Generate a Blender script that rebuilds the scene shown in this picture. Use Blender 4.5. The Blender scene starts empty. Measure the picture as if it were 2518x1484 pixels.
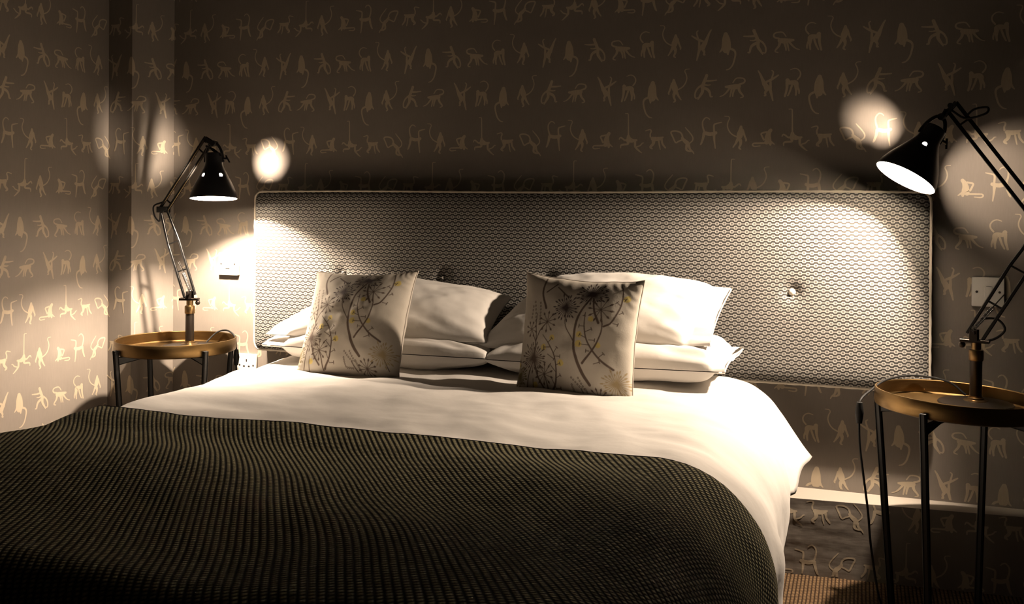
import bpy, bmesh, math, random
import numpy as np
from mathutils import Vector, Matrix

random.seed(7)
C = bpy.context.scene.collection
SC = bpy.context.scene
PI = math.pi

# ------------------------------------------------------------------ numpy noise
def _hash(ix, iy, seed):
    n = (ix.astype(np.int64) * 374761393 + iy.astype(np.int64) * 668265263 + seed * 2147483647) & 0x7fffffff
    n = ((n ^ (n >> 13)) * 1274126177) & 0x7fffffff
    return ((n ^ (n >> 16)) & 0xffff) / 65535.0

def vnoise(x, y, seed=0):
    x = np.asarray(x, float); y = np.asarray(y, float)
    ix = np.floor(x); iy = np.floor(y); fx = x - ix; fy = y - iy
    fx = fx * fx * fx * (fx * (fx * 6 - 15) + 10); fy = fy * fy * fy * (fy * (fy * 6 - 15) + 10)
    a = _hash(ix, iy, seed); b = _hash(ix + 1, iy, seed); c = _hash(ix, iy + 1, seed); d = _hash(ix + 1, iy + 1, seed)
    return (a * (1 - fx) + b * fx) * (1 - fy) + (c * (1 - fx) + d * fx) * fy - .5

def fbm(x, y, seed=0, o=3):
    s = 0; a = 1.
    for k in range(o):
        s = s + a * vnoise(x * 2 ** k, y * 2 ** k, seed + 17 * k); a *= .5
    return s

def sstep(a, b, x):
    t = np.clip((x - a) / (b - a), 0, 1); return t * t * (3 - 2 * t)

# ------------------------------------------------------------------ materials
class Sx:
    """a node socket with arithmetic"""
    def __init__(s, nt, sock): s.nt = nt; s.k = sock
    def _m(s, op, o=None, o2=None):
        n = s.nt.nodes.new('ShaderNodeMath'); n.operation = op
        for i, v in enumerate((s, o, o2)):
            if v is None: continue
            if isinstance(v, Sx): s.nt.links.new(v.k, n.inputs[i])
            else: n.inputs[i].default_value = v
        return Sx(s.nt, n.outputs[0])
    def __add__(s, o): return s._m('ADD', o)
    def __sub__(s, o): return s._m('SUBTRACT', o)
    def __mul__(s, o): return s._m('MULTIPLY', o)
    def __truediv__(s, o): return s._m('DIVIDE', o)
    def abs(s): return s._m('ABSOLUTE')
    def fract(s): return s._m('FRACT')
    def floor(s): return s._m('FLOOR')
    def mod(s, o): return s._m('FLOORED_MODULO', o)
    def sqrt(s): return s._m('SQRT')
    def sin(s): return s._m('SINE')
    def max(s, o): return s._m('MAXIMUM', o)
    def min(s, o): return s._m('MINIMUM', o)
    def pow(s, o): return s._m('POWER', o)
    def step(s, a, b):          # smooth 0..1 between a and b
        n = s.nt.nodes.new('ShaderNodeMapRange'); n.interpolation_type = 'SMOOTHSTEP'
        s.nt.links.new(s.k, n.inputs[0]); n.inputs[1].default_value = a; n.inputs[2].default_value = b
        return Sx(s.nt, n.outputs[0])

class Mat:
    def __init__(s, name, color=(.8, .8, .8), rough=.6, metal=0., spec=.5, **kw):
        s.m = bpy.data.materials.new(name); s.m.use_nodes = True
        s.nt = s.m.node_tree; s.b = s.nt.nodes['Principled BSDF']
        s.b.inputs['Base Color'].default_value = (*color, 1)
        s.b.inputs['Roughness'].default_value = rough
        s.b.inputs['Metallic'].default_value = metal
        s.b.inputs['Specular IOR Level'].default_value = spec
        for k, v in kw.items(): s.b.inputs[k.replace('_', ' ')].default_value = v
    def coord(s, kind='Object'):
        n = s.nt.nodes.new('ShaderNodeTexCoord'); x = s.nt.nodes.new('ShaderNodeSeparateXYZ')
        s.nt.links.new(n.outputs[kind], x.inputs[0])
        s.vec = n.outputs[kind]
        return [Sx(s.nt, x.outputs[i]) for i in range(3)]
    def noise(s, scale, detail=3, vec=None, stretch=None):
        n = s.nt.nodes.new('ShaderNodeTexNoise'); n.inputs['Scale'].default_value = scale; n.inputs['Detail'].default_value = detail
        v = vec or s.vec
        if stretch:
            mp = s.nt.nodes.new('ShaderNodeMapping'); mp.inputs['Scale'].default_value = stretch
            s.nt.links.new(v, mp.inputs[0]); v = mp.outputs[0]
        s.nt.links.new(v, n.inputs['Vector'])
        return Sx(s.nt, n.outputs[0])
    def mix(s, f, a, b):
        n = s.nt.nodes.new('ShaderNodeMix'); n.data_type = 'RGBA'
        s.nt.links.new(f.k, n.inputs[0])
        for i, c in ((6, a), (7, b)):
            if isinstance(c, tuple): n.inputs[i].default_value = (*c, 1)
            else: s.nt.links.new(c, n.inputs[i])
        return n.outputs[2]
    def color(s, c): s.nt.links.new(c, s.b.inputs['Base Color'])
    def rough(s, r): s.nt.links.new(r.k, s.b.inputs['Roughness'])
    def bump(s, h, strength=.5, dist=.002):
        n = s.nt.nodes.new('ShaderNodeBump'); n.inputs['Strength'].default_value = strength; n.inputs['Distance'].default_value = dist
        s.nt.links.new(h.k, n.inputs['Height']); s.nt.links.new(n.outputs[0], s.b.inputs['Normal'])

PAPER = (.195, .171, .147)
PRINT = (.40, .335, .245)
def mat_paper(name, col, wrinkle=0.):
    m = Mat(name, col, .62, spec=.3); x, y, z = m.coord()
    n = m.noise(9, 3); fib = m.noise(1., 2, stretch=(420, 420, 30))
    f = (n * .6 + fib * .5).step(.3, .85)
    m.color(m.mix(f, tuple(c * .93 for c in col), tuple(min(1, c * 1.07) for c in col)))
    if wrinkle:
        w1 = m.noise(1., 4, stretch=(5, 5, 26)); w2 = m.noise(14, 4)
        m.bump(w1 * 1.0 + w2 * .35, wrinkle, .03); m.b.inputs['Roughness'].default_value = .42; m.b.inputs['Specular IOR Level'].default_value = .5
    else: m.bump(fib, .12, .0006)
    return m.m
M = {}
M['paper'] = mat_paper('taupe_wallpaper', PAPER)
M['print'] = mat_paper('pale_wallpaper_print', PRINT)
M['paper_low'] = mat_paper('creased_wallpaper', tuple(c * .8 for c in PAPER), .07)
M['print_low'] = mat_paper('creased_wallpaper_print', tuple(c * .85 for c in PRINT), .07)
M['ceiling'] = Mat('ceiling_paint', (.07, .065, .06), .9).m  # unseen ceiling, darkened to cut bounced light
M['dark_wall'] = Mat('dark_unseen_wall', (.05, .045, .04), .9).m  # unseen walls made dark so they throw little light back

def mat_carpet():
    m = Mat('sisal', (.2, .13, .07), .95, spec=.1); x, y, z = m.coord()
    col = (x / .0105); row = col.floor().mod(2.) * .5
    fu = (col.fract() - .5).abs(); fv = ((y / .0085 + row).fract() - .5).abs()
    h = (fu.step(.5, .18)) * (fv * .7 + .3).step(.68, .3)
    n = m.noise(60, 3); hh = h * (n * .9 + .5)
    m.color(m.mix(hh.step(0., 1.), (.03, .018, .011), (.27, .175, .095))); m.bump(h, .8, .005)
    return m.m
M['carpet'] = mat_carpet()

def mat_headboard():
    m = Mat('ring_weave', (.3, .3, .3), .85, spec=.2); x, y, z = m.coord()
    PX, PZ = .0226, .0123
    v = z / PZ; row = v.floor().mod(2.) * .5
    du = (((x / PX + row).fract()) - .5) * PX; dv = (v.fract() - .5) * PZ
    au = du.abs(); av = dv.abs()
    r = ((au * au) * 1.0 + av * av).sqrt().max(av * 1.12).max(au * .9 + av * .42)
    ring = (r - .0049).abs().step(.0019, .0009)
    bar = av.step(.0020, .0012) * au.step(.0052, .0060)
    bar2 = av.step(.0005, .0002) * bar
    dash = av.step(.0011, .0006) * au.step(.0026, .0018)
    inner = r.step(.0038, .0030)
    light = ring.max(bar * .85) - bar2 * .25
    light = light.max(inner * .42) - dash * .45
    n = m.noise(500, 2)
    light = (light + (n - .5) * .25).max(0.).min(1.)
    m.color(m.mix(light, (.028, .0265, .025), (.33, .315, .29)))
    m.bump(light, .5, .0016)
    return m.m
M['headboard'] = mat_headboard()
M['seam'] = Mat('linen_seam', (.42, .38, .33), .9).m
M['piping'] = Mat('cream_piping', (.62, .56, .47), .8).m

def mat_cotton(name, col, bumpn=.25):
    m = Mat(name, col, .85, spec=.15, Sheen_Weight=.12); x, y, z = m.coord()
    w = m.noise(4.5, 4, stretch=(1, 1.6, 1.6)); w2 = m.noise(22, 3)
    m.bump(w + w2 * .22, bumpn, .018)
    return m.m
M['cotton'] = mat_cotton('white_cotton', (.62, .595, .56))
M['sheet'] = mat_cotton('white_sheet', (.62, .60, .56), .15)
M['divan'] = Mat('divan_fabric', (.25, .23, .21), .9).m

def mat_throw():
    m = Mat('olive_waffle_knit', (.1, .1, .06), .95, spec=.08); u, v, _ = m.coord('UV')
    a = u * .85 - v * .60; b = u * .60 + v * .85
    ca = a / .0108; cell = ca.floor().mod(2.) * .5
    ridge = ((ca.fract() - .5).abs()).step(.46, .12)
    dots = (((b / .0092 + cell).fract() - .5).abs()).step(.5, .12)
    n = m.noise(40, 3, vec=m.vec)
    h = ridge * (dots * .84 + .16)
    c = (h * (n * .8 + .6)).min(1.)
    m.color(m.mix(c, (.010, .0095, .0065), (.255, .232, .138))); m.bump(h, .9, .0045)
    return m.m
M['throw'] = mat_throw()
M['throw_hem'] = Mat('throw_hem', (.012, .011, .008), .95, spec=.05).m

def mat_print_cotton():
    m = Mat('printed_linen', (.8, .8, .8), .85, spec=.15)
    a = m.nt.nodes.new('ShaderNodeVertexColor'); a.layer_name = 'Print'
    m.color(a.outputs[0]); m.coord(); n = m.noise(300, 2); n2 = m.noise(12, 3)
    m.bump(n * .12 + n2, .22, .008)
    return m.m
M['printed'] = mat_print_cotton()
M['black'] = Mat('black_enamel', (.008, .008, .009), .38, spec=.5).m
M['black_matt'] = Mat('black_steel', (.012, .012, .012), .5, spec=.4).m
M['shade_in'] = Mat('shade_white_inside', (.26, .26, .25), .6, spec=.2).m
def mat_brass():
    m = Mat('brushed_brass', (.50, .30, .085), .36, 1.); m.coord()
    n = m.noise(1., 3, stretch=(14, 14, 260)); m.rough((n * .2) + .30)
    m.color(m.mix(m.noise(7, 3).step(.3, .75), (.14, .088, .035), (.20, .127, .052)))
    return m.m
M['brass'] = mat_brass()
M['old_brass'] = Mat('old_brass', (.17, .11, .05), .33, 1.).m
M['bronze'] = Mat('dark_bronze', (.030, .024, .020), .36, .8).m
M['bar'] = Mat('gunmetal_bar', (.008, .0078, .0075), .33, .2).m
M['spring'] = Mat('steel_spring', (.09, .085, .08), .35, .9).m
M['ledge'] = Mat('pale_lamplit_ledge', (.36, .325, .28), .6).m  # slightly paler than the wallpaper, with extra lamplight brightness put into the colour
M['rubber'] = Mat('black_cable', (.006, .006, .006), .6, spec=.2).m
M['plastic'] = Mat('white_plastic', (.8, .78, .74), .35).m
M['screw'] = Mat('dark_screw', (.06, .05, .045), .4, .6).m
def mat_bulb():
    m = Mat('warm_bulb', (.9, .9, .9), .3); m.b.inputs['Emission Color'].default_value = (1, .82, .58, 1); m.b.inputs['Emission Strength'].default_value = 6.
    return m.m
M['bulb'] = mat_bulb()

# ------------------------------------------------------------------ mesh builder
class MB:
    def __init__(s): s.v = []; s.f = []; s.mi = []; s.n = 0; s.uv = None
    def add(s, v, f, mi=0):
        s.v.append(np.asarray(v, float).reshape(-1, 3))
        for q in f: s.f.append([i + s.n for i in q])
        s.mi += [mi] * len(f); s.n += len(s.v[-1]); return s
    def grid(s, P, mi=0, flip=False, wrap=False):
        """P: (n, m, 3)"""
        n, m = P.shape[:2]; F = []
        for i in range(n - 1):
            for j in range(m if wrap else m - 1):
                a, b, c, d = i * m + j, i * m + (j + 1) % m, (i + 1) * m + (j + 1) % m, (i + 1) * m + j
                F.append((a, d, c, b) if flip else (a, b, c, d))
        return s.add(P.reshape(-1, 3), F, mi)
    def box(s, c, size, R=None, mi=0, bev=0.):
        bm = bmesh.new(); bmesh.ops.create_cube(bm, size=1)
        for v in bm.verts: v.co = Vector((v.co.x * size[0], v.co.y * size[1], v.co.z * size[2]))
        if bev: bmesh.ops.bevel(bm, geom=bm.edges[:], offset=bev, segments=2, affect='EDGES', profile=.5)
        bm.verts.ensure_lookup_table()
        V = np.array([v.co[:] for v in bm.verts]); F = [[v.index for v in f.verts] for f in bm.faces]; bm.free()
        if R is not None: V = V @ np.asarray(R, float).T
        return s.add(V + np.asarray(c, float), F, mi)
    def bar(s, p0, p1, w, h=None, side=None, mi=0, w1=None, h1=None, bev=.0012):
        """a square bar from p0 to p1; side = direction of its width"""
        p0 = np.asarray(p0, float); p1 = np.asarray(p1, float); h = h or w; w1 = w1 or w; h1 = h1 or h
        d = p1 - p0; L = np.linalg.norm(d); d = d / L
        if side is None: side = np.cross(d, (0, 0, 1.)) if abs(d[2]) < .95 else np.array((1., 0, 0))
        side = np.asarray(side, float); side = side - d * (side @ d); side /= np.linalg.norm(side); up = np.cross(side, d)
        V = []
        for p, a, b in ((p0, w, h), (p1, w1, h1)):
            c = min(a, b) * .18
            for sx, sy in ((-1, -1), (1, -1), (1, 1), (-1, 1)):
                x, y = sx * a / 2, sy * b / 2
                o = [(x, y - sy * c), (x - sx * c, y)]
                if sx * sy > 0: o = o[::-1]
                # go round the corner in order
                V += [p + side * q[0] + up * q[1] for q in (o if True else o)]
        k = 8
        F = [[i, (i + 1) % k, k + (i + 1) % k, k + i] for i in range(k)] + [list(range(k))[::-1], list(range(k, 2 * k))]
        return s.add(V, F, mi)
    def lathe(s, prof, o=(0, 0, 0), ax=(0, 0, 1), n=48, mi=0, e1=None):
        """prof: list of (r, h) or (r, h, mi)"""
        o = np.asarray(o, float); ax = np.asarray(ax, float); ax = ax / np.linalg.norm(ax)
        if e1 is None: e1 = np.cross(ax, (0, 1., 0)) if abs(ax[1]) < .9 else np.cross(ax, (1., 0, 0))
        e1 = np.asarray(e1, float); e1 = e1 - ax * (e1 @ ax); e1 /= np.linalg.norm(e1); e2 = np.cross(ax, e1)
        th = np.linspace(0, 2 * PI, n, endpoint=False)
        P = np.array([[o + ax * p[1] + (math.cos(t) * e1 + math.sin(t) * e2) * max(p[0], 1e-5) for t in th] for p in prof])
        return s.grid(P, mi, wrap=True)
    def tube(s, path, r, n=10, mi=0, closed=False, cap=True):
        P = np.asarray(path, float); m = len(P)
        T = np.gradient(P, axis=0) if not closed else np.roll(P, -1, 0) - np.roll(P, 1, 0)
        T /= np.linalg.norm(T, axis=1)[:, None] + 1e-12
        rr = np.broadcast_to(np.asarray(r, float), (m,))
        a = np.array((0, 0, 1.)) if abs(T[0][2]) < .9 else np.array((1., 0, 0))
        N = np.cross(T[0], a); N /= np.linalg.norm(N); G = []
        for i in range(m):
            N = N - T[i] * (N @ T[i]); N /= np.linalg.norm(N) + 1e-12; B = np.cross(T[i], N)
            G.append([P[i] + rr[i] * (math.cos(t) * N + math.sin(t) * B) for t in np.linspace(0, 2 * PI, n, endpoint=False)])
        if closed: G.append(G[0])
        G = np.array(G); k0 = s.n; s.grid(G, mi, wrap=True)
        if cap and not closed:
            s.f.append([k0 + j for j in range(n)]); s.f.append([k0 + (m - 1) * n + j for j in range(n)][::-1]); s.mi += [mi, mi]
        return s
    def ball(s, c, r, mi=0, n=16, sc=(1, 1, 1)):
        prof = [(r * math.sin(t), -r * math.cos(t)) for t in np.linspace(0.02, PI - .02, n // 2 + 1)]
        k = len(s.v); s.lathe(prof, (0, 0, 0), n=n, mi=mi); s.v[k] = s.v[k] * np.asarray(sc) + np.asarray(c, float); return s
    def build(s, name, mats, parent=None, smooth=True, origin=None, angle=40):
        me = bpy.data.meshes.new(name); V = np.concatenate(s.v)
        off = np.array(parent_loc(parent)) if parent is not None else np.zeros(3)
        o = bpy.data.objects.new(name, me)
        if parent is None and origin is not None: o.location = origin; off = np.asarray(origin, float)
        me.from_pydata((V - off).tolist(), [], s.f)
        if not isinstance(mats, (list, tuple)): mats = [mats]
        for m in mats: me.materials.append(m)
        me.polygons.foreach_set('material_index', s.mi)
        bm = bmesh.new(); bm.from_mesh(me); bmesh.ops.recalc_face_normals(bm, faces=bm.faces[:]) if not getattr(s, 'keep', False) else None; bm.to_mesh(me); bm.free()
        if smooth:
            me.polygons.foreach_set('use_smooth', [True] * len(me.polygons)); me.set_sharp_from_angle(angle=math.radians(angle))
        me.update(); C.objects.link(o)
        if parent is not None: o.parent = parent
        return o

def parent_loc(p):
    v = Vector((0, 0, 0))
    while p is not None: v = v + p.location; p = p.parent
    return v

def tag(o, label, cat, group=None):
    o['label'] = label; o['category'] = cat
    if group: o['group'] = group
    return o

def thing(name, loc, label, cat, group=None):
    o = bpy.data.objects.new(name, None); o.empty_display_size = .05; o.location = loc; C.objects.link(o)
    return tag(o, label, cat, group)

def structure(o): o['kind'] = 'structure'; return o

def smooth_path(pts, k=6):
    P = [np.asarray(p, float) for p in pts]; out = []
    P = [2 * P[0] - P[1]] + P + [2 * P[-1] - P[-2]]
    for i in range(1, len(P) - 2):
        for t in np.linspace(0, 1, k, endpoint=False):
            a, b, c, d = P[i - 1], P[i], P[i + 1], P[i + 2]
            out.append(.5 * (2 * b + (c - a) * t + (2 * a - 5 * b + 4 * c - d) * t * t + (3 * b - a - 3 * c + d) * t ** 3))
    out.append(P[-2]); return np.array(out)

# ------------------------------------------------------------------ wallpaper motifs (metres / 10000: x, z, half width)
MOTIFS = {
    'jump': [[[25,25,90],[101,176,67]],[[101,150,72],[177,327,46],[240,479,31],[298,579,21]],[[37,226,36],[-106,291,37],[-209,348,31],[-313,419,23]],[[-105,278,31],[-145,423,26],[-164,527,21],[-120,572,18]],[[-80,263,31],[-78,82,41],[-65,-23,52]],[[-77,-48,46],[-115,-202,36],[-153,-369,21]],[[39,-41,46],[83,-121,36],[65,-198,26],[104,-207,23]]],
    'sit': [[[-4,-64,71],[7,-206,121],[16,-360,141],[16,-489,147],[17,-546,121]],[[-72,-459,55],[-123,-546,36],[-186,-621,18]],[[68,-594,55],[69,-702,25]],[[130,-520,36],[257,-583,35],[303,-683,30],[284,-836,28],[222,-1038,26],[122,-1162,23],[21,-1196,16]]],
    'run': [[[-5,-8,50],[25,-91,50],[89,-247,54],[139,-377,50]],[[26,-180,35],[-148,-183,27],[-323,-169,18]],[[52,-309,30],[-47,-321,19],[-122,-312,15]],[[90,-400,49],[-46,-469,44],[-108,-568,37],[-132,-682,30],[-182,-692,23]],[[127,-402,49],[128,-529,49],[203,-660,37],[265,-764,20]],[[151,-314,32],[275,-409,30],[350,-540,27],[363,-667,27],[332,-729,22],[277,-714,18]]],
    'walk': [[[-425,10,73],[-303,-9,83],[-157,-4,63],[-24,2,36]],[[-450,67,30],[-572,106,29],[-617,172,27],[-573,245,24],[-427,270,22],[-329,244,20],[-243,126,17]],[[-424,-41,48],[-460,-165,37],[-557,-286,27],[-557,-337,22],[-483,-361,17]],[[-290,-73,39],[-253,-201,29],[-240,-302,22]],[[-205,-77,32],[-180,-204,27],[-155,-319,20]],[[-132,-68,34],[-35,-186,27],[63,-267,19],[159,-301,15]]],
    'stand': [[[-7,-19,62],[-59,-96,60],[-130,-93,67],[-249,-111,81],[-273,-210,67]],[[1,-75,52],[14,-299,38],[68,-514,31]],[[-141,-192,33],[-81,-369,29],[-20,-497,24]],[[-260,-235,47],[-272,-360,34],[-259,-485,27]],[[-308,-233,36],[-355,-356,28],[-355,-443,22]],[[-310,-3,26],[-383,96,24],[-391,209,22],[-324,305,19],[-217,342,17],[-97,305,12]]],
    'upright': [[[1,-37,42],[-3,-148,74],[-33,-294,98],[-55,-404,75],[-20,-468,56]],[[60,-151,37],[115,-327,30],[162,-440,28],[155,-489,21]],[[-102,-439,47],[-160,-560,33],[-241,-679,19]],[[-8,-493,52],[-7,-592,37],[-53,-701,30],[-6,-745,21]],[[-138,-351,22],[-279,-269,21],[-374,-152,21],[-422,0,19],[-400,135,19],[-358,231,17],[-389,295,14],[-507,307,12]]],
    'hang': [[[-5,0,24],[-7,302,19],[-12,629,17],[-29,700,14],[-114,702,10]],[[-4,-50,53],[13,-138,82],[98,-190,73],[195,-192,43],[267,-181,33]],[[-83,-174,34],[-132,-173,27],[-242,-91,27],[-291,-95,22],[-315,-145,15]],[[-23,-200,54],[-22,-301,34],[-192,-318,32],[-260,-347,25],[-264,-423,17]],[[219,-230,39],[220,-330,38],[232,-406,34],[341,-520,27],[438,-597,14]],[[244,-406,22],[388,-358,22],[460,-284,19],[507,-273,12]]],
    'amble': [[[0,0,27],[-6,92,24],[25,184,25],[-15,238,21],[-162,201,14]],[[67,-54,59],[187,-75,69],[320,-59,58],[412,-21,27]],[[107,-95,70],[95,-226,48],[2,-330,40],[56,-384,24]],[[281,-150,26],[300,-282,24],[328,-414,15]],[[373,-99,37],[400,-231,32],[494,-364,26]]],
    'dive': [[[0,0,21],[95,89,21],[102,193,21],[11,338,20],[-94,457,18],[-142,516,13]],[[-236,173,42],[-170,94,57],[-78,14,67],[-52,-39,57]],[[-223,199,29],[-263,317,26],[-355,385,26],[-499,408,26],[-604,369,26],[-537,205,26],[-452,33,24],[-353,71,24],[-261,108,26]],[[-91,-51,42],[-103,-194,37],[-24,-248,28],[54,-262,20]],[[-26,-52,42],[14,-183,34],[106,-275,23],[145,-341,15]]],
    'arch': [[[-13,-13,31],[-58,156,26],[-53,312,23],[36,418,20],[126,398,18],[164,353,13]],[[26,-73,57],[155,-107,61],[283,-97,56],[359,-72,51]],[[308,-46,30],[301,174,28],[382,224,23],[535,259,15]],[[-12,-78,51],[-49,-259,38],[-100,-400,31],[-125,-439,20]],[[303,-136,46],[315,-317,30],[345,-563,18]]],
    'squat': [[[0,-18,54],[-48,-88,64],[-84,-214,88],[-83,-340,103],[-120,-391,74]],[[-122,-73,29],[-282,-113,27],[-257,-210,27],[-207,-313,30]],[[-9,-392,59],[-9,-468,35]],[[28,-393,29],[114,-458,17]],[[-169,-415,27],[-367,-417,25],[-515,-422,22],[-552,-473,22],[-490,-517,20],[-316,-504,14]]],
}
MOTIF_ROWS = [
    (1, [('jump', 0.0823, 1.603), ('sit', 0.1585, 1.6506), ('run', 0.2463, 1.6522), ('walk', 0.3678, 1.6152), ('stand', 0.442, 1.6325), ('upright', 0.5184, 1.653)]),
    (-1, [('upright', 0.5132, 1.5084), ('run', 0.0983, 1.5168), ('walk', 0.1572, 1.4771), ('jump', 0.2896, 1.466), ('stand', 0.3481, 1.4929), ('sit', 0.4441, 1.5041)]),
    (1, [('hang', 0.365, 1.3305), ('amble', 0.4377, 1.3225), ('dive', 0.0456, 1.2993), ('arch', 0.0931, 1.3387), ('squat', 0.2991, 1.3382), ('upright', 0.2077, 1.3529)]),
    (-1, [('squat', 0.3279, 1.1788), ('arch', 0.4428, 1.1732), ('dive', 0.4973, 1.1468), ('amble', 0.1058, 1.1728), ('hang', 0.177, 1.1764), ('upright', 0.2446, 1.1908)]),
]

PERIOD, DROP = .52, .6045

def ribbon(pts):
    P = smooth_path(pts, 4) if len(pts) > 2 else np.array(pts, float)
    xy = P[:, :2]; r = np.maximum(P[:, 2], .0004)
    T = np.gradient(xy, axis=0); T /= np.linalg.norm(T, axis=1)[:, None] + 1e-9; N = np.c_[-T[:, 1], T[:, 0]]
    V = []; F = []; m = len(xy)
    for i in range(m): V += [xy[i] + N[i] * r[i], xy[i] - N[i] * r[i]]
    for i in range(m - 1): F.append([2 * i, 2 * i + 1, 2 * i + 3, 2 * i + 2])
    for i, sg in ((0, -1), (m - 1, 1)):
        k = len(V); a0 = [xy[i] + r[i] * (math.cos(t) * N[i] + math.sin(t) * sg * T[i]) for t in np.linspace(0, PI, 7)]
        V += a0; F.append(list(range(k, k + 7)))
    return np.array(V), F

SHAPES = {}
for nm, strokes in MOTIFS.items():
    V = []; F = []; Ly = []; k = 0
    for li_, st in enumerate(strokes):
        v, f = ribbon([(a * 1e-4, b * 1e-4, c * 1e-4) for a, b, c in st])
        V.append(v); F += [[i + k for i in q] for q in f]; k += len(v); Ly += [li_ * 4e-5] * len(v)
    SHAPES[nm] = (np.concatenate(V), F, np.array(Ly))

def paper_print(mb, umin, umax, zmin, zmax, place, mi=1):
    """lay the repeating print between the limits; place(u, z) -> points"""
    for sgn, row in MOTIF_ROWS:
        for nm, u0, z0 in row:
            V, F, Ly = SHAPES[nm]; V = V * np.array((sgn, 1.))
            for k in range(int(math.floor((umin - u0) / PERIOD)) - 1, int((umax - u0) / PERIOD) + 2):
                for r in range(-2, 5):
                    P = V + np.array((u0 + k * PERIOD, z0 - r * DROP))
                    if P[:, 0].max() < umin or P[:, 0].min() > umax or P[:, 1].max() < zmin or P[:, 1].min() > zmax: continue
                    u = np.clip(P[:, 0], umin, umax); z = np.clip(P[:, 1], zmin, zmax)
                    ok = [f for f in F if (u[f].max() - u[f].min() > 1e-6 and z[f].max() - z[f].min() > 1e-6)]
                    mb.add(place(u, z, Ly + EPS), ok, mi)

HT = 2.40
XL, XP0, XP1, YP = -2.146, -2.036, -1.978, -.168
XR, YF = 1.75, -4.3
EPS = .0003
def quad(mb, a, b, c, d, mi=0): mb.add([a, b, c, d], [[0, 1, 2, 3]], mi)

mb = MB(); mb.keep = True
quad(mb, (XP1, 0, 0), (XR, 0, 0), (XR, 0, HT), (XP1, 0, HT))
paper_print(mb, XP1, 1.70, .232, 2.3, lambda u, z, e: np.c_[u, -e, z])
structure(mb.build('wall_back', [M['paper'], M['print']], smooth=False))
mb = MB(); mb.keep = True
quad(mb, (XL, YF, 0), (XL, YP, 0), (XL, YP, HT), (XL, YF, HT))
paper_print(mb, -2.0, YP + .22, .0, 2.3, lambda u, z, e: np.c_[XL + e, u - .22, z])
structure(mb.build('wall_left', [M['paper'], M['print']], smooth=False))
# boxed pier in the corner
mb = MB(); mb.keep = True
quad(mb, (XL, YP, 0), (XP0, YP, 0), (XP0, YP, HT), (XL, YP, HT))
quad(mb, (XP0, YP, 0), (XP1, 0, 0), (XP1, 0, HT), (XP0, YP, HT))
w0 = YP + .22; ln = math.hypot(XP1 - XP0, YP); tx, ty = (XP1 - XP0) / ln, -YP / ln
paper_print(mb, w0, w0 + XP0 - XL, 0, 2.3, lambda u, z, e: np.c_[XL + u - w0, YP - e, z])
w1 = w0 + XP0 - XL
paper_print(mb, w1, w1 + ln, 0, 2.3, lambda u, z, e: np.c_[XP0 + tx * (u - w1) + ty * e, YP + ty * (u - w1) - tx * e, z])
structure(mb.build('trim_1', [M['paper'], M['print']], smooth=False))
# papered boxing along the foot of the wall
mb = MB(); mb.keep = True
def yf(x): return -.098 - np.clip((.75 - np.asarray(x, float)) * .075, -.03, .045)
ZL = .2265
xs = np.linspace(XP1, XR, 620); zs = np.linspace(0, ZL, 70)
X, Zg = np.meshgrid(xs, zs)
def lowrel(x, z): return np.exp(-((x - .30) / .26) ** 2) * (.0060 * fbm(x * 4, z * 18, 5, 2) + .0012 * fbm(x * 40, z * 40, 6, 2)) * np.clip((ZL - z) / .03, 0, 1)
Y = yf(X) + lowrel(X, Zg)
mb.grid(np.dstack((X, Y, Zg)), 0)
mb.grid(np.array([[(x, float(yf(x)), ZL) for x in xs], [(x, 0, ZL) for x in xs]]), 2)
def low(u, z, e): return np.c_[u, yf(u) + lowrel(u, z) - .0002 - e, z]
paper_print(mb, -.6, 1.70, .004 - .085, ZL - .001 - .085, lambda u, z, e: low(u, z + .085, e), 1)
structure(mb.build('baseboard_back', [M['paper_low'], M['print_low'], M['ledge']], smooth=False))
mb = MB(); quad(mb, (XL, YF, 0), (XR, YF, 0), (XR, 0, 0), (XL, 0, 0)); structure(mb.build('floor', M['carpet'], smooth=False))
mb = MB(); quad(mb, (XL, YF, HT), (XR, YF, HT), (XR, 0, HT), (XL, 0, HT)); structure(mb.build('ceiling', M['ceiling'], smooth=False))
mb = MB(); quad(mb, (XR, YF, 0), (XR, 0, 0), (XR, 0, HT), (XR, YF, HT)); structure(mb.build('wall_right', M['dark_wall'], smooth=False))
mb = MB(); quad(mb, (XL, YF, 0), (XR, YF, 0), (XR, YF, HT), (XL, YF, HT)); structure(mb.build('wall_front', M['dark_wall'], smooth=False))

# ------------------------------------------------------------------ switches and socket
def rocker(mb, cx, cz, y, w=.019, h=.031):
    mb.box((cx, y - .001, cz), (w, .006, h), mi=0, bev=.0012)
def wall_plate(name, x, z, label, cat, w=.086, kind='switch', t=.011):
    th = thing(name, (x, -.0005, z), label, cat)
    mb = MB(); mb.box((x, -.0005 - t / 2, z), (w, t, .086), bev=.003); mb.build('plate', M['plastic'], th)
    for sx in (-1, 1):
        mb = MB(); mb.lathe([(.0001, 0), (.0034, 0), (.0034, .0012), (.0001, .0014)], (x + sx * .0302, -.0005 - t + .0003, z), (0, -1, 0), 16); mb.build('screw', M['screw'], th)
    if kind == 'switch':
        mb = MB(); rocker(mb, x, z, -.0005 - t); mb.build('rocker', M['plastic'], th)
    else:
        mb = MB()
        for dx, dz, w2, h2 in ((0, .018, .005, .010), (-.011, -.004, .008, .005), (.011, -.004, .008, .005)):
            mb.box((x + dx, -.0005 - t, z + dz), (w2, .0012, h2))
        mb.build('pin_slot', M['screw'], th)
    return th
wall_plate('light_switch', -1.711, .8655, 'white square switch plate on the wall beside the brightly lit headboard end', 'light switch', t=.016)
wall_plate('light_switch', .917, .852, 'white square switch plate in shadow behind the arm of the large near lamp', 'light switch')
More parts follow.
